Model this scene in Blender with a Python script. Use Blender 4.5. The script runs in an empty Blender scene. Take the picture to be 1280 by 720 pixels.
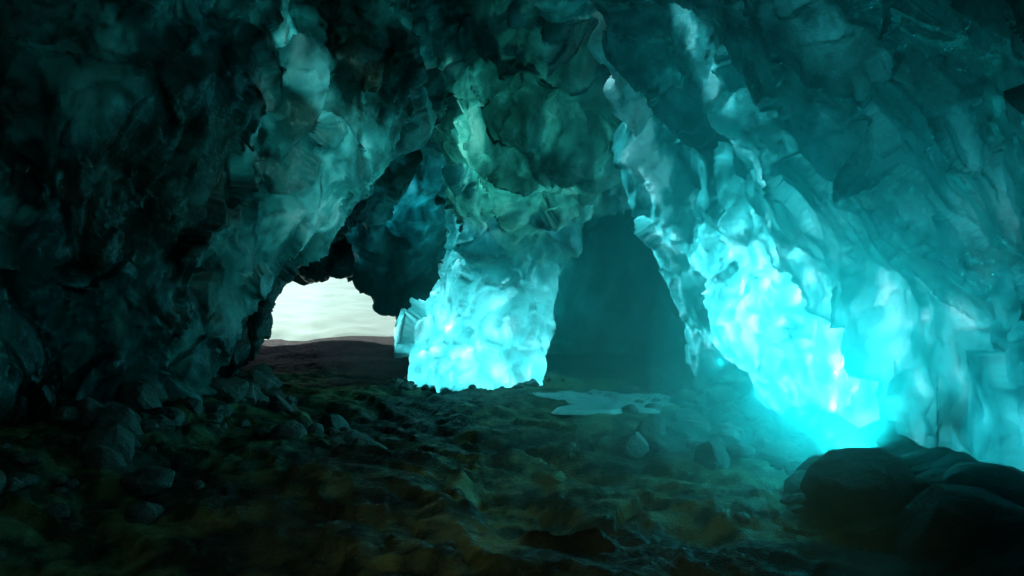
import bpy, bmesh, math, random
import numpy as np
from mathutils import Vector

F=1000.0; CX=640.0; HY=335.0; CZ=1.6
rng=np.random.default_rng(7); random.seed(7)
RV=rng.random((64,64,64)).astype(np.float32)*2-1
RJ=rng.random((64,64,64,3)).astype(np.float32)

def vnoise(x,y,z):
    xi=np.floor(x).astype(np.int32); yi=np.floor(y).astype(np.int32); zi=np.floor(z).astype(np.int32)
    fx=(x-xi).astype(np.float32); fy=(y-yi).astype(np.float32); fz=(z-zi).astype(np.float32)
    fx=fx*fx*(3-2*fx); fy=fy*fy*(3-2*fy); fz=fz*fz*(3-2*fz)
    a,b=xi&63,(xi+1)&63; c,d=yi&63,(yi+1)&63; e,g=zi&63,(zi+1)&63
    def L(p,q,t): return p+(q-p)*t
    return L(L(L(RV[a,c,e],RV[b,c,e],fx),L(RV[a,d,e],RV[b,d,e],fx),fy),
             L(L(RV[a,c,g],RV[b,c,g],fx),L(RV[a,d,g],RV[b,d,g],fx),fy),fz)
def fbm(x,y,z,o=4,g=0.5):
    s=0;a=1.0;k=1.0
    for i in range(o):
        s=s+a*vnoise(x*k+17.3*i,y*k+5.1*i,z*k+9.7*i); a*=g;k*=2.03
    return s
def ridged(x,y,z,o=4):
    s=0;a=1.0;k=1.0
    for i in range(o):
        s=s+a*(1-np.abs(vnoise(x*k+17.3*i,y*k+5.1*i,z*k+9.7*i))*2); a*=.5;k*=2.1
    return s
def worley(x,y,z,facet=False):
    xi=np.floor(x).astype(np.int32); yi=np.floor(y).astype(np.int32); zi=np.floor(z).astype(np.int32)
    best=np.full(x.shape,9.0,np.float32)
    fac=np.zeros(x.shape,np.float32) if facet else None
    for i in(-1,0,1):
        for j in(-1,0,1):
            for k in(-1,0,1):
                I,J_,K=(xi+i)&63,(yi+j)&63,(zi+k)&63
                J=RJ[I,J_,K]
                dx=xi+i+J[...,0]-x; dy=yi+j+J[...,1]-y; dz=zi+k+J[...,2]-z
                d=(dx**2+dy**2+dz**2).astype(np.float32)
                if facet:
                    m=d<best
                    G=RJ[J_,K,I][m]*2-1
                    fac[m]=G[:,0]*dx[m]+G[:,1]*dy[m]+G[:,2]*dz[m]
                np.minimum(best,d,out=best)
    return (np.sqrt(best),fac) if facet else np.sqrt(best)
def sstep(a,b,x):
    t=np.clip((x-a)/(b-a),0,1); return t*t*(3-2*t)
def smax(a,b,k):
    h=np.maximum(k-np.abs(a-b),0)/k
    return np.maximum(a,b)+h*h*k*0.25
def P(px,py,d): return np.array([(px-CX)/F*d,d,CZ-(py-HY)/F*d])

def mesh_from(name,V,Q,smooth=True):
    me=bpy.data.meshes.new(name)
    V=np.ascontiguousarray(V,np.float32); Q=np.ascontiguousarray(Q,np.int32)
    n=Q.shape[1]
    me.vertices.add(len(V)); me.vertices.foreach_set('co',V.ravel())
    me.loops.add(Q.size); me.loops.foreach_set('vertex_index',Q.ravel())
    me.polygons.add(len(Q)); me.polygons.foreach_set('loop_start',np.arange(0,Q.size,n,dtype=np.int32))
    me.polygons.foreach_set('loop_total',np.full(len(Q),n,np.int32))
    me.polygons.foreach_set('use_smooth',np.full(len(Q),smooth))
    me.update(calc_edges=True); me.validate()
    ob=bpy.data.objects.new(name,me); bpy.context.scene.collection.objects.link(ob)
    return ob
def set_attr(me,name,rgb):
    at=me.attributes.new(name,'FLOAT_COLOR','POINT')
    a=np.ones((len(me.vertices),4),np.float32); a[:,:3]=rgb
    at.data.foreach_set('color',a.ravel())

# ------------------------------------------------------------------ cave shell (implicit surface)
P0X,P1X,P0Y,P1Y,DP=-260.,1540.,-300.,750.,6.
D0,D1,DL=2.8,30.,0.012
px=np.arange(P0X,P1X+1,DP,dtype=np.float32); py=np.arange(P0Y,P1Y+1,DP,dtype=np.float32)
dd=(D0*np.exp(np.arange(0,math.log(D1/D0),DL))).astype(np.float32)
Y=dd[None,None,:]; X=((px-CX)/F)[:,None,None]*Y; Z=CZ-((py-HY)/F)[None,:,None]*Y
X=np.broadcast_to(X,(len(px),len(py),len(dd))); Z=np.broadcast_to(Z,X.shape)
Yb=np.broadcast_to(Y,X.shape)
def interp(x,t): return np.interp(x,[a for a,_ in t],[b for _,b in t]).astype(np.float32)
xl=interp(dd,[(0,-5.2),(4,-4.6),(6,-3.9),(7.6,-3.3),(8.8,-3.15),(9.4,-4.0),(11,-5.8),(14,-7.4),(30,-10)])[None,None,:]
xr=interp(dd,[(0,3.9),(5,3.35),(7.5,3.05),(11.5,3.1),(12.2,3.9),(15,4.4),(30,4.4)])[None,None,:]
zc=interp(dd,[(0,4.4),(8,4.5),(11,4.2),(14,3.4),(17,2.3),(19,1.9),(20,2.0),(30,3)])[None,None,:]
lean=np.maximum(Z-1.3,0)
f=(xl+0.30*lean-X).astype(np.float32)
f=smax(f,(X-(xr-0.60*lean))*0.86,0.7)
f=smax(f,Z-zc,0.9)
back=np.minimum(Yb-15.8, X+1.6+0.25*(Yb-15))
f=smax(f,back.astype(np.float32),0.6)

def capsule(a,b,k=0.35,sub=False):
    global f
    A=P(*a[:3]);B=P(*b[:3]);ra,rb=a[3],b[3]
    R=max(ra,rb)+k+.1
    y0,y1=max(min(A[1],B[1])-R,D0),max(A[1],B[1])+R
    x0,x1=min(A[0],B[0])-R,max(A[0],B[0])+R
    z0,z1=min(A[2],B[2])-R-CZ,max(A[2],B[2])+R-CZ
    i0=min(x0/y0,x0/y1)*F+CX; i1=max(x1/y0,x1/y1)*F+CX
    j0=HY-max(z1/y0,z1/y1)*F; j1=HY-min(z0/y0,z0/y1)*F
    I=slice(max(0,int((i0-P0X)/DP)),max(0,int((i1-P0X)/DP)+2))
    J=slice(max(0,int((j0-P0Y)/DP)),max(0,int((j1-P0Y)/DP)+2))
    K=slice(max(0,int(math.log(y0/D0)/DL)),max(0,int(math.log(y1/D0)/DL)+2))
    x=X[I,J,K]-A[0];y=Yb[I,J,K]-A[1];z=Z[I,J,K]-A[2]
    if x.size==0: return
    ab=B-A; L2=max(float(ab@ab),1e-6)
    t=np.clip((x*ab[0]+y*ab[1]+z*ab[2])/L2,0,1)
    d=(ra+t*(rb-ra))-np.sqrt((x-t*ab[0])**2+(y-t*ab[1])**2+(z-t*ab[2])**2)
    d=d.astype(np.float32)
    f[I,J,K]=-smax(-f[I,J,K],d,k) if sub else smax(f[I,J,K],d,k)
def chain(pts,k=0.35,sub=False):
    if len(pts)==1: capsule(pts[0],pts[0],k,sub)
    for a,b in zip(pts,pts[1:]): capsule(a,b,k,sub)
# arch edge of the left wall
chain([(283,560,9,.45),(262,450,9,.42),(272,380,9.2,.45),(318,312,9.3,.5),(362,260,9.4,.58),(386,200,9.5,.65),(425,130,9.5,.75),(465,60,9.3,.85),(500,-20,9,.9)],.4)
chain([(225,560,8.5,.4),(215,430,8.4,.5),(250,330,8.5,.55),(300,250,8.6,.6),(330,160,8.5,.6),(330,60,8.2,.6)],.4)
vein=[(365,-40,7.5,.22),(378,60,7.8,.18),(388,130,8.2,.17),(402,200,8.6,.18),(408,270,8.9,.17)]
chain(vein,.12)
chain([(120,420,7.2,.5),(140,330,7.2,.6),(170,220,7.2,.55),(200,100,7,.6)],.3)
chain([(60,300,6.3,.4),(110,150,6.5,.5),(130,0,6.3,.5)],.3)
chain([(290,90,7.6,.35),(250,190,7.7,.3),(270,300,8,.3)],.15)
chain([(230,-20,6.8,.25),(215,90,6.9,.22),(180,200,7.0,.2),(190,300,7.3,.2)],.12)
chain([(450,180,9.2,.35),(495,150,9.8,.4),(530,120,10.3,.45)],.3)
# hanging curtain in the middle distance
chain([(490,130,13.5,1.1),(500,220,14.2,.75),(510,290,15,.62),(520,335,15.5,.48),(515,372,16,.2)],.3)
chain([(450,200,13.5,.5),(458,270,14.5,.38),(464,310,14.9,.38),(476,343,15.3,.36),(492,375,15.8,.22)],.2)
chain([(545,200,13.8,.4),(552,290,15,.2),(545,350,15.5,.15)],.15)
# tunnel lip in front of the daylight
chain([(230,320,18.3,1.5),(290,280,18.3,1.3),(370,290,18.3,1.05),(440,294,18.5,.98),(520,300,18.5,1.0)],.5)
chain([(400,250,12.5,.5),(425,235,13,.6),(470,190,13,.6)],.4)
# central pillar
chain([(600,480,12.3,.98),(600,440,12.3,.95),(602,400,12.3,.9),(610,360,12.3,.76),(624,322,12.3,.68),(632,280,12.2,.82),(645,240,12,.95),(660,195,11.8,1.15),(668,150,11.5,1.25),(675,60,11,1.5)],.3)
chain([(560,445,11.9,.42),(556,405,12,.4),(575,370,12,.3)],.2)
chain([(640,450,11.8,.45),(645,400,11.8,.4),(650,350,11.9,.32)],.2)
for b in [(615,170,10.5,.42),(660,205,10.6,.38),(700,160,10.3,.5),(745,185,10.7,.42),(650,135,10.1,.4),(715,215,11.1,.4),(610,300,11.6,.35),(655,260,11.3,.35),(590,225,11.3,.35),(670,300,11.8,.3)]:
    chain([b],.14)
chain([(690,215,12,.65),(750,185,12,.78),(815,205,11.7,.6)],.3)
# right ribs
ribE=[(745,-20,8.6,.34),(768,50,8.9,.32),(792,110,9.3,.30),(815,170,9.6,.28),(836,230,9.9,.33),(866,290,10.2,.40),(892,340,10.5,.45),(912,390,10.9,.48),(914,430,11.2,.5),(925,480,11.3,.5)]
chain(ribE,.15)
ribF=[(850,-30,7.1,.14),(885,60,7.2,.15),(925,130,7.3,.15),(960,190,7.5,.15),(1000,280,7.7,.13)]
chain(ribF,.08)
chain([(920,310,9.4,.3),(960,400,9,.35),(1000,470,8.4,.4),(1040,540,7.9,.35)],.3)
chain([(790,-60,8,.4),(830,60,8.3,.35),(870,150,8.6,.3),(905,240,9,.3)],.3)
# hollows in the roof
chain([(565,-60,8.2,.85),(590,30,8.9,.95),(585,95,9.6,.62)],.2,True)
chain([(490,212,12.2,.36),(465,235,12.4,.3)],.12,True)
chain([(440,110,8.3,.34),(430,30,7.9,.38)],.15,True)
m=np.abs(f)<0.9
xm,ym,zm=X[m],Yb[m],Z[m]
f[m]+= 0.20*vnoise(xm*.8,ym*.8,zm*.7)+0.12*vnoise(xm*1.9+5,ym*1.9,zm*1.3)+0.08*vnoise(xm*4,ym*4,zm*3)
out=np.minimum(Yb-20.3, -1.9-X)
f=np.minimum(f,-out.astype(np.float32))

def surface_nets(f):
    S=f>0
    nx,ny,nz=f.shape
    c=np.zeros((nx-1,ny-1,nz-1),np.uint8)
    for i in(0,1):
        for j in(0,1):
            for k in(0,1): c+=S[i:nx-1+i,j:ny-1+j,k:nz-1+k]
    act=(c>0)&(c<8); I,J,K=np.nonzero(act)
    idx=np.full(act.shape,-1,np.int32); idx[I,J,K]=np.arange(len(I))
    acc=np.zeros((len(I),3),np.float32); n=np.zeros(len(I),np.float32)
    for ax in range(3):
        for u in(0,1):
            for v in(0,1):
                o=[0,0,0]; o[(ax+1)%3]=u; o[(ax+2)%3]=v
                a=f[I+o[0],J+o[1],K+o[2]]; o2=list(o); o2[ax]=1
                b=f[I+o2[0],J+o2[1],K+o2[2]]
                m=(a>0)!=(b>0); t=np.where(m,a/np.where(m,a-b,1),0)
                for q in range(3):
                    acc[:,q]+=np.where(m,(t if q==ax else o[q]),0)
                n+=m
    pos=acc/n[:,None]+np.stack([I,J,K],1)
    quads=[]
    for ax in range(3):
        sl0=[slice(None)]*3; sl1=[slice(None)]*3
        sl0[ax]=slice(0,-1); sl1[ax]=slice(1,None)
        s0=S[tuple(sl0)]; s1=S[tuple(sl1)]
        g=np.argwhere(s0!=s1); b,cc=(ax+1)%3,(ax+2)%3
        ok=(g[:,b]>0)&(g[:,cc]>0)&(g[:,b]<f.shape[b]-1)&(g[:,cc]<f.shape[cc]-1)
        g=g[ok]
        q=[]
        for (u,v) in((0,0),(-1,0),(-1,-1),(0,-1)):
            h=g.copy(); h[:,b]+=u; h[:,cc]+=v; q.append(idx[h[:,0],h[:,1],h[:,2]])
        q=np.stack(q,1); s=s0[g[:,0],g[:,1],g[:,2]]
        q[~s]=q[~s][:,::-1]; quads.append(q)
    return pos,np.concatenate(quads)
pos,Q=surface_nets(f)
d=D0*np.exp(pos[:,2]*DL)
V=np.stack([(P0X+pos[:,0]*DP-CX)/F*d,d,CZ-(P0Y+pos[:,1]*DP-HY)/F*d],1)
shell=mesh_from("ice_cave_wall",V,Q)
md=shell.modifiers.new("s",'SUBSURF'); md.levels=1; md.render_levels=1
dg=bpy.context.evaluated_depsgraph_get()
me=bpy.data.meshes.new_from_object(shell.evaluated_get(dg)); shell.modifiers.clear(); shell.data=me
n=len(me.vertices); co=np.empty(n*3,np.float32); me.vertices.foreach_get('co',co); co=co.reshape(-1,3)
no=np.empty(n*3,np.float32); me.vertices.foreach_get('normal',no); no=no.reshape(-1,3)
x,y,z=co.T
def crest(pts,w):
    best=np.full(len(x),9.,np.float32)
    for a,b in zip(pts,pts[1:]):
        A=P(*a[:3]);B=P(*b[:3]);ab=B-A;q=co-A
        t=np.clip(q@ab/(ab@ab),0,1)[:,None]
        np.minimum(best,np.linalg.norm(q-t*ab,axis=1)-(a[3]+b[3])/2,out=best)
    return sstep(w,0.02,best+.08*vnoise(x*3,y*3,z*3))
cr=np.maximum(np.maximum(crest(vein,.16),.75*crest(ribF,.12)),crest(ribE,.12))
cr=np.maximum(cr,.8*crest([(602,176,10.5,.40),(640,172,10.5,.30),(680,178,10.6,.36)],.14))
wx=x+.3*vnoise(x*1.3,y*1.3,z*1.3); wy=y+.3*vnoise(x*1.3+9,y*1.3,z*1.3); wz=z+.3*vnoise(x*1.3,y*1.3+9,z*1.3)
w1=worley(wx*1.5,wy*1.5,wz*1.0); w2=worley(wx*3.6+3,wy*3.6,wz*2.4)
_,f1=worley(wx*2.0+11,wy*2.0,wz*1.3,True); w3,f3=worley(wx*5.5+3,wy*5.5,wz*3.8,True)
right=sstep(.9,2.6,x+.45*np.maximum(z-1.3,0))
mk=sstep(-.2,.2,vnoise(x*.6+31,y*.6,z*.6))*(1-right)
bul=(1-mk)*(1-right)
h=.28*(.5-w1**1.6)*bul+.24*(w1-.5)*mk+.10*(w1-.5)*right
h+=.05*(.5-w2**1.6)*bul+.07*(w2-.5)*mk+.03*(w2-.5)*right
h+=.21*f1*(1-.35*right)+.055*f3*(1-.3*right)
h+=.010*fbm(x*6,y*6,z*4,3)
co=co+no*h[:,None]
me.vertices.foreach_set('co',co.ravel().astype(np.float32)); me.update()
a1=fbm(x*.9+3,y*.9,z*.5,5,.6)*.5+.5; a2=fbm(x*4.5,y*4.5,z*2.2+8,4,.65)*.5+.5
pil=sstep(-1.6,-1.2,x)*sstep(1.3,.7,x)*sstep(10.2,10.8,y)*sstep(14.2,13.7,y)
dirt=sstep(.40,.78,fbm(x*.8+50,y*.8,z*.8,5,.6)*.5+.5)*(.9-.85*right)
dirt=np.maximum(dirt,.85*sstep(.25,.8,w1)*bul*sstep(.35,.6,a2))*(1-cr)*(1-.7*pil)
cA=np.array([.015,.05,.055]);cB=np.array([.05,.19,.20]);cC=np.array([.17,.42,.40])
t1=sstep(.25,.55,a1)[:,None];t2=np.maximum(sstep(.5,.85,a1),cr)[:,None]  # pale tint along the crests paints highlights into the ice colour
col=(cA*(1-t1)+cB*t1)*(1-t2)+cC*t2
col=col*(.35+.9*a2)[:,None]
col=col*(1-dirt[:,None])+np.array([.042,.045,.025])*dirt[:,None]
col=col*(1-.55*sstep(-1.8,-4.0,x)*(1-cr))[:,None]     # shade put into the ice colour, darkening the left wall
thL=.10+.8*sstep(.3,.8,a2)*(.25+.75*sstep(.3,.7,a1))
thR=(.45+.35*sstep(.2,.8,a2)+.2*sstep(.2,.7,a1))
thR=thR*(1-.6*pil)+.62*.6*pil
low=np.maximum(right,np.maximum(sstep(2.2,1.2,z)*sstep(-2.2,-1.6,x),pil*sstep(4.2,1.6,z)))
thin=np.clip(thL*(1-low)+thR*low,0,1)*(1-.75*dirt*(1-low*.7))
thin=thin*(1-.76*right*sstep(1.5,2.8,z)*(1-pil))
thin=thin*(.6+.4*sstep(.65,.1,w2))*(.70+.6*np.clip(f3+.5,0,1))
thin=np.maximum(thin,cr*(.30+.60*sstep(.25,.7,a2)))
thin=np.clip(thin,0,1)
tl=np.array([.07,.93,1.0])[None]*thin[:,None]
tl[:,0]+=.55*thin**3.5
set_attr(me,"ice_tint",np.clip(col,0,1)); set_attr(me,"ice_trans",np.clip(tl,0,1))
print("verts",n)

# ------------------------------------------------------------------ ground
def gh(x,y):
    h=.12*fbm(x*.5,y*.5,x*0+1.5,3)
    a=-.57; u=x*math.cos(a)-y*math.sin(a); v=x*math.sin(a)+y*math.cos(a)
    wv=v+.3*fbm(x*.9,y*.9,x*0,3); wu=u+.2*fbm(x*1.5,y*1.5,x*0+5,3)
    near=sstep(17,8,y)
    h+=near*.035*ridged(wu*2.4,wv*.9,x*0+3,5)
    w,fc=worley(wu*2.6,wv*1.3,x*0+.5,True)
    h+=near*(.03*(.5-w)+.055*fc)
    w,fc=worley(wu*8,wv*4.5,x*0+.5,True)
    h+=.016*fc*near
    h+=.022*fbm(x*4.5,y*4.5,x*0,4,.6)*sstep(22,5,y)
    s=(x-.8)*.82+(y-4.4)*.575+.35*fbm(x*1.1,y*1.1,x*0+7,3)
    h+=.20*sstep(.10,-.15,s)*near
    h+=.35*sstep(2.2,3.4,x)*sstep(14,10,y)+.25*sstep(-2.4,-3.4,x)*sstep(13,9,y)
    h-=.15
    return h
yy=-2+0.6*np.exp(np.arange(0,math.log(220/.6),.007)); uu=np.arange(-1.7,1.7001,.005)
GY,GU=np.meshgrid(yy,uu,indexing='ij'); GX=GU*(GY+2)*.8
GZ=gh(GX,GY)
nr,nc=GX.shape; ii=np.arange(nr*nc).reshape(nr,nc)
GQ=np.stack([ii[:-1,:-1],ii[:-1,1:],ii[1:,1:],ii[1:,:-1]],-1).reshape(-1,4)
ground=mesh_from("ground",np.stack([GX,GY,GZ],-1).reshape(-1,3),GQ)
gx,gy=GX.ravel(),GY.ravel()
q1=fbm(gx*.9,gy*.9,gx*0+2,5,.6)*.5+.5; q2=fbm(gx*6,gy*6,gx*0+4,4,.65)*.5+.5
t=sstep(.35,.75,q1)[:,None]
gc=(np.array([.015,.019,.013])*(1-t)+np.array([.072,.084,.036])*t)*(.3+1.2*sstep(.2,.8,q2))[:,None]
far_dim=sstep(12,16,gy)[:,None]  # shade painted into the floor colour towards the opening
gc=gc*(1-far_dim)+np.array([.010,.018,.019])*far_dim*(.4+q2[:,None])
set_attr(ground.data,"rock_tint",gc)
# snow outside
sy=18.2+np.exp(np.linspace(math.log(.4),math.log(150),280)); sx=np.linspace(-60,3,420)
SY,SX=np.meshgrid(sy,sx,indexing='ij')
front=19.5+.5*vnoise(SX*.7,SX*0,SX*0)+.3*vnoise(SX*2.7,SX*0,SX*0)
SZ=gh(SX,SY)+.12*fbm(SX*.5,SY*.25,SX*0+4,3)-.13+.22*sstep(0,1.0,SY-front)+.12*sstep(0,5,SY-front)+.022*np.maximum(SY-26,0)
nr,nc=SX.shape; ii=np.arange(nr*nc).reshape(nr,nc)
SQ=np.stack([ii[:-1,:-1],ii[:-1,1:],ii[1:,1:],ii[1:,:-1]],-1).reshape(-1,4)
snow=mesh_from("snow_field",np.stack([SX,SY,SZ],-1).reshape(-1,3),SQ)
# ice sheet on the floor
th=np.linspace(0,2*math.pi,96,endpoint=False); rr=np.linspace(0,1,14)
IV=[]
for r in rr:
    w=1+.22*np.sin(3*th+1)+.16*np.sin(5*th)+.08*np.sin(11*th+2)
    IV.append(np.stack([1.35+1.0*r*w*np.cos(th),10.3+.6*r*w*np.sin(th)],-1))
IV=np.array(IV)
iz=gh(IV[...,0].ravel(),IV[...,1].ravel()).reshape(IV.shape[:2])
iz=np.maximum(iz+.006,np.percentile(iz,45)+.0)
iz[-1]-=.05
ice=np.concatenate([IV,iz[...,None]],-1)
ii=np.arange(14*96).reshape(14,96)
IQ=np.stack([ii[:-1],np.roll(ii[:-1],-1,1),np.roll(ii[1:],-1,1),ii[1:]],-1).reshape(-1,4)[:, ::-1]
frozen=mesh_from("frozen_puddle",ice.reshape(-1,3),IQ)

# ------------------------------------------------------------------ rocks
def rock_verts(sub,seed,flat=8,amp=.18):
    bm=bmesh.new(); bmesh.ops.create_icosphere(bm,subdivisions=sub,radius=1)
    v=np.array([q.co[:] for q in bm.verts]); fc=np.array([[q.index for q in p.verts] for p in bm.faces]); bm.free()
    r=np.random.default_rng(seed); o=r.random(3)*40
    v=v*(1+amp*fbm(v[:,0]*1.1+o[0],v[:,1]*1.1+o[1],v[:,2]*1.1+o[2],3))[:,None]
    for i in range(flat):
        nrm=r.normal(size=3); nrm/=np.linalg.norm(nrm); dd_=.62+.25*r.random()
        e=v@nrm-dd_; v=v-np.where(e>0,e*.88,0)[:,None]*nrm
    if sub>3: v=v*(1+.02*fbm(v[:,0]*6+o[0],v[:,1]*6,v[:,2]*6,3))[:,None]
    return v,fc
def boulder(c,rad,rot,seed,flat=2):
    v,fc=rock_verts(5,seed,flat,.16)
    v=v*np.array(rad); ca,sa=math.cos(rot),math.sin(rot)
    v=np.stack([v[:,0]*ca-v[:,1]*sa,v[:,0]*sa+v[:,1]*ca,v[:,2]],1)+np.array(c)
    return mesh_from("boulder",v,fc)
boulders=[boulder((2.40,5.5,.02),(.36,.40,.38),.3,23,3),
          boulder((2.72,4.7,-.05),(.44,.40,.36),-.2,25,4),
          boulder((2.98,6.0,.02),(.34,.36,.24),.9,12)]
RVt=[];RF=[];off=0
r2=np.random.default_rng(11)
protos=[rock_verts(3,100+i,10,.25) for i in range(10)]
def add(x,y,s):
    global off
    v,fc=protos[r2.integers(10)]
    a=r2.random()*6.28; sc=s*np.array([1,.6+.6*r2.random(),.45+.4*r2.random()])
    v=v*sc; ca,sa=math.cos(a),math.sin(a)
    v=np.stack([v[:,0]*ca-v[:,1]*sa,v[:,0]*sa+v[:,1]*ca,v[:,2]],1)
    v=v+np.array([x,y,gh(np.array([x]),np.array([y]))[0]+s*.12]); RVt.append(v); RF.append(fc+off); off+=len(v)
for i in range(300):
    y=4.8+8*r2.random(); x=3.1-abs(r2.normal())*.6; add(x,y,.06+.24*r2.random()**2.2)
for i in range(110):
    y=4+6*r2.random(); x=-3.0+r2.normal()*.3; add(x,y,.05+.2*r2.random()**2.5)
for i in range(40):
    a=r2.random()*6.28; add(-.5+1.15*math.cos(a)+r2.normal()*.1,12.2+1.1*math.sin(a),.04+.09*r2.random()**2)
for i in range(14): add(-1.75+r2.normal()*.35,7.9+r2.normal()*.5,.08+.14*r2.random())
rubble=mesh_from("rubble",np.concatenate(RVt),np.concatenate(RF),smooth=False)

# ------------------------------------------------------------------ glacier mass enclosing the cave
T=15.
gv=[(-30,-12,-2),(30,-12,-2),(30,40,-2),(-1.2,40,-2),(-1.2,20.0,-2),(-1.2,20.0,3.5),(-14,20.,3.5),(-14,20.,-2),(-30,20.,-2),
    (-30,-12,T),(30,-12,T),(30,40,T),(-1.2,40,T),(-1.2,20.,T),(-30,20.,T)]
gf=[(0,1,10,9),(1,2,11,10),(2,3,12,11),(3,4,5,13,12),(5,6,7,8,14,13),(8,0,9,14),(9,10,11,12,13,14)]
gm=bpy.data.meshes.new("glacier"); gm.from_pydata(gv,[],gf); gm.update()
glacier=bpy.data.objects.new("glacier",gm); bpy.context.scene.collection.objects.link(glacier)

# ------------------------------------------------------------------ materials
def newmat(name):
    m=bpy.data.materials.new(name); m.use_nodes=True; nt=m.node_tree; nt.nodes.clear()
    return m,nt,nt.nodes,nt.links
def N(nt,t,**kw):
    n=nt.nodes.new(t)
    for k,v in kw.items():
        if k in n.inputs: n.inputs[k].default_value=v
        else: setattr(n,k,v)
    return n
def ramp(nt,src,stops):
    r=nt.nodes.new('ShaderNodeValToRGB'); e=r.color_ramp.elements
    e[0].position,e[0].color=stops[0][0],(*stops[0][1],1); e[1].position,e[1].color=stops[1][0],(*stops[1][1],1)
    nt.links.new(src,r.inputs[0]); return r
m,nt,nd,lk=newmat("glacier_ice")
geo=N(nt,'ShaderNodeNewGeometry')
n2=N(nt,'ShaderNodeTexNoise',Scale=11.0,Detail=4.0,Roughness=.7); lk.new(geo.outputs['Position'],n2.inputs['Vector'])
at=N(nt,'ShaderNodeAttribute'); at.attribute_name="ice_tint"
att=N(nt,'ShaderNodeAttribute'); att.attribute_name="ice_trans"
bp=N(nt,'ShaderNodeBump',Strength=.7,Distance=.035); lk.new(n2.outputs[0],bp.inputs['Height'])
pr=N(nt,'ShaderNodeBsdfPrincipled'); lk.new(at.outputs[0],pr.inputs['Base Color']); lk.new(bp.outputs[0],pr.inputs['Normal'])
rg=ramp(nt,n2.outputs[0],[(.35,(.12,)*3),(.65,(.38,)*3)]); lk.new(rg.outputs[0],pr.inputs['Roughness']); pr.inputs['IOR'].default_value=1.4
tr=N(nt,'ShaderNodeBsdfTranslucent'); lk.new(bp.outputs[0],tr.inputs['Normal']); lk.new(att.outputs[0],tr.inputs[0])
ms=N(nt,'ShaderNodeMixShader'); ms.inputs[0].default_value=.45; lk.new(pr.outputs[0],ms.inputs[1]); lk.new(tr.outputs[0],ms.inputs[2])
o=N(nt,'ShaderNodeOutputMaterial'); lk.new(ms.outputs[0],o.inputs[0])
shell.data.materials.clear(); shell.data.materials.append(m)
def rockmat(name,ca,cb,rough=(.35,.8),bs=1.0,attr=None,spec=.35):
    m,nt,nd,lk=newmat(name)
    geo=N(nt,'ShaderNodeNewGeometry')
    n2=N(nt,'ShaderNodeTexNoise',Scale=9.*bs,Detail=5.0,Roughness=.7); lk.new(geo.outputs['Position'],n2.inputs['Vector'])
    pr=N(nt,'ShaderNodeBsdfPrincipled'); pr.inputs['Specular IOR Level'].default_value=spec
    if attr:
        c=N(nt,'ShaderNodeAttribute'); c.attribute_name=attr
    else: c=ramp(nt,n2.outputs[0],[(.35,ca),(.65,cb)])
    lk.new(c.outputs[0],pr.inputs['Base Color'])
    bp=N(nt,'ShaderNodeBump',Strength=.9,Distance=.05); lk.new(n2.outputs[0],bp.inputs['Height']); lk.new(bp.outputs[0],pr.inputs['Normal'])
    r=ramp(nt,n2.outputs[0],[(.35,(rough[0],)*3),(.65,(rough[1],)*3)]); lk.new(r.outputs[0],pr.inputs['Roughness'])
    o=N(nt,'ShaderNodeOutputMaterial'); lk.new(pr.outputs[0],o.inputs[0]); return m
ground.data.materials.append(rockmat("bedrock",None,None,(.5,.9),1.3,"rock_tint",.18))
rubble.data.materials.append(rockmat("rubble_rock",(.022,.025,.023),(.065,.075,.065),(.5,.85)))
bmat=rockmat("boulder_rock",(.02,.022,.022),(.05,.052,.05),(.55,.85))
for b in boulders: b.data.materials.append(bmat)
def simple(name,col,rough,bs,bd):
    m,nt,nd,lk=newmat(name); geo=N(nt,'ShaderNodeNewGeometry')
    n=N(nt,'ShaderNodeTexNoise',Scale=bs,Detail=5.0,Roughness=.6); lk.new(geo.outputs['Position'],n.inputs['Vector'])
    c=ramp(nt,n.outputs[0],[(.35,tuple(q*.8 for q in col)),(.6,col)])
    bp=N(nt,'ShaderNodeBump',Strength=.6,Distance=bd); lk.new(n.outputs[0],bp.inputs['Height'])
    pr=N(nt,'ShaderNodeBsdfPrincipled',Roughness=rough); lk.new(c.outputs[0],pr.inputs['Base Color']); lk.new(bp.outputs[0],pr.inputs['Normal'])
    o=N(nt,'ShaderNodeOutputMaterial'); lk.new(pr.outputs[0],o.inputs[0]); return m
sm=simple("snow",(.58,.86,.78),.9,.5,.06); snow.data.materials.append(sm); glacier.data.materials.append(sm)
frozen.data.materials.append(simple("floor_ice",(.26,.42,.42),.3,3,.03))

# mist banks (nested ellipsoids so that the mist thins out towards its edges)
def mistbank(c,r,dens):
    bm=bmesh.new(); bmesh.ops.create_icosphere(bm,subdivisions=5,radius=1); mm=bpy.data.meshes.new("mist"); bm.to_mesh(mm); bm.free()
    ob=bpy.data.objects.new("mist",mm); bpy.context.scene.collection.objects.link(ob); ob.scale=r; ob.location=c
    m,nt,nd,lk=newmat("mist"); cc=(.35,.97,1,1)
    vs=N(nt,'ShaderNodeVolumeScatter',Density=dens,Anisotropy=.0); vs.inputs['Color'].default_value=cc
    va=N(nt,'ShaderNodeVolumeAbsorption',Density=dens); va.inputs['Color'].default_value=cc
    ad=N(nt,'ShaderNodeAddShader'); lk.new(vs.outputs[0],ad.inputs[0]); lk.new(va.outputs[0],ad.inputs[1])
    o=N(nt,'ShaderNodeOutputMaterial'); lk.new(ad.outputs[0],o.inputs['Volume']); mm.materials.append(m)
mistbank((3.8,7.5,.8),(4.2,5.4,4.2),.05)
mistbank((3.8,7.2,.8),(3.3,4.8,3.5),.10)
mistbank((3.8,6.6,.7),(2.6,4.0,2.8),.19)
mistbank((3.7,5.8,.4),(1.9,3.1,1.9),.28)
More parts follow.
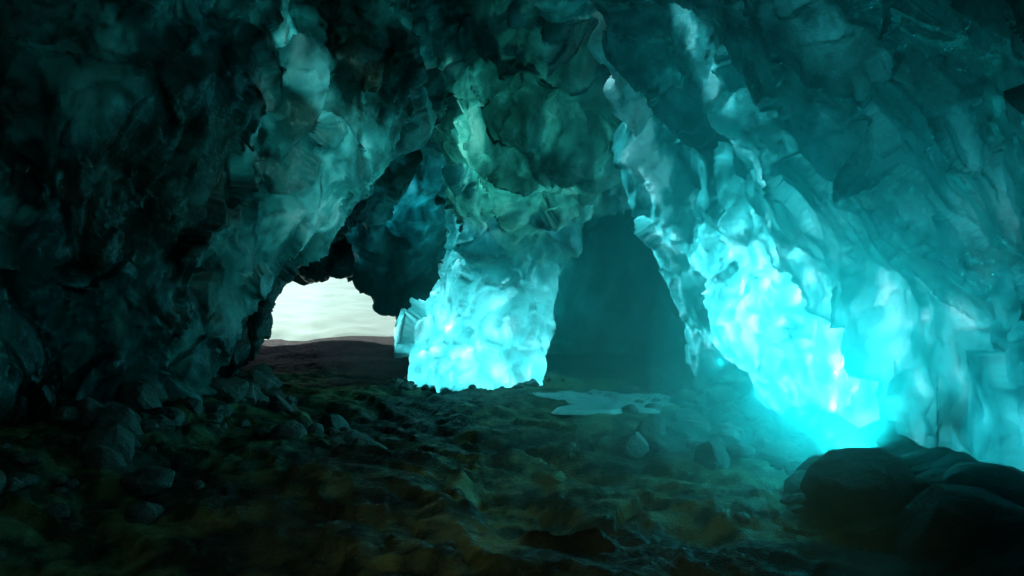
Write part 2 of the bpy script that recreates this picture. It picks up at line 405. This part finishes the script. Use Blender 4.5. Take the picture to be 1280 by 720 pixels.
mistbank((.6,13.0,.7),(3.8,3.2,2.2),.07)

# ------------------------------------------------------------------ lights
def lamp(name,loc,e,col,rad=.05,typ='POINT'):
    l=bpy.data.lights.new(name,typ); l.energy=e; l.color=col
    if typ!='AREA': l.shadow_soft_size=rad
    ob=bpy.data.objects.new(name,l); ob.location=loc; bpy.context.scene.collection.objects.link(ob); return ob
cy=(.02,.86,.95); cw=(.70,.96,1.0)
lamp("ice_glow",(3.85,9.6,.95),6500,cw,.3)
lamp("ice_glow",(3.65,7.6,.2),2600,cw,.25)
lamp("ice_glow",(4.2,5.6,.3),700,(.12,.9,1),.3)
lamp("ice_glow",(-.42,12.1,.10),470,cw,.3)
lamp("ice_glow",(-.25,12.2,1.8),24,(.15,.95,1),.15)
lamp("ice_glow",tuple(P(385,170,9.0)),28,(.38,.95,.86),.1)
lamp("ice_glow",tuple(P(370,40,8.3)),10,(.38,.95,.86),.1)
lamp("ice_glow",tuple(P(640,178,11.0)),75,(.55,1,.74),.15)
lamp("ice_glow",tuple(P(505,240,14.3)),24,(.08,.8,.95),.15)
for (a,b,c,e) in [(2.55,9.8,.45,18),(2.55,8.8,.7,32),(2.55,8.0,.35,42),(2.6,7.2,.3,48),(2.62,6.6,.22,56)]:
    lamp("mist_fill",(a,b,c),e,cy,.004)  # added lamps in the air, low along the wall, to light the mist
lamp("mist_fill",(2.78,5.2,.14),140,cy,.004)
lamp("mist_fill",(.35,13.9,1.0),70,cy,.004)
lamp("mist_fill",tuple(P(575,458,11.0)),3,cy,.004)
lamp("mist_fill",tuple(P(660,456,11.3)),3,cy,.004)
def spot(name,loc,tgt,e,col,ang,rad=.3):
    ob=lamp(name,loc,e,col,rad,'SPOT'); ob.data.spot_size=math.radians(ang); ob.data.spot_blend=1
    ob.rotation_euler=(Vector(loc)-Vector(tgt)).to_track_quat('Z','Y').to_euler(); return ob
spot("mist_fill",(2.62,6.1,.12),(2.75,6.2,3),800,cy,130,.02)  # added spots hidden low and aimed up to brighten the mist
spot("mist_fill",(2.95,5.2,.12),(2.7,5.0,3),850,cy,140,.02)
spot("added_fill",(-1.0,.3,4.0),(.2,5.0,0),260,(.86,1,.52),46,.3)  # added fill spot, out of view, brightens the foreground floor
spot("added_fill",(1.2,-1.0,3.6),(-2.6,9,2.6),34,(.2,.7,1),60,.3)  # added dim blue fill from behind the camera, towards the left wall
spot("left_wall_fill",tuple(P(560,60,7.6)),tuple(P(350,200,8.3)),85,(.27,.9,.9),74,.1)  # added lamp under the roof to bring out the left wall's relief

sun=bpy.data.lights.new("sun",'SUN'); sun.energy=5.0; sun.angle=math.radians(.5); sun.color=(1,.98,.92)
so=bpy.data.objects.new("sun",sun); bpy.context.scene.collection.objects.link(so)
el,az=math.radians(50),math.radians(-20)
dirv=Vector((math.sin(az)*math.cos(el),math.cos(az)*math.cos(el),math.sin(el)))
so.rotation_euler=dirv.to_track_quat('Z','Y').to_euler()
w=bpy.data.worlds.new("World"); bpy.context.scene.world=w; w.use_nodes=True
bg=w.node_tree.nodes['Background']; sk=w.node_tree.nodes.new('ShaderNodeTexSky'); sk.sky_type='NISHITA'; sk.sun_disc=False
sk.sun_elevation=el; sk.sun_rotation=az; w.node_tree.links.new(sk.outputs[0],bg.inputs[0]); bg.inputs[1].default_value=.07

cam=bpy.data.cameras.new("camera"); co_=bpy.data.objects.new("camera",cam); bpy.context.scene.collection.objects.link(co_)
co_.location=(0,0,CZ); co_.rotation_euler=(math.radians(90),0,0)
cam.sensor_width=36; cam.lens=36*F/1280; cam.shift_y=-(360-HY)/1280; cam.clip_end=600; cam.clip_start=.05
sc=bpy.context.scene; sc.camera=co_
sc.view_settings.view_transform='Standard'; sc.view_settings.look='None'; sc.view_settings.exposure=0
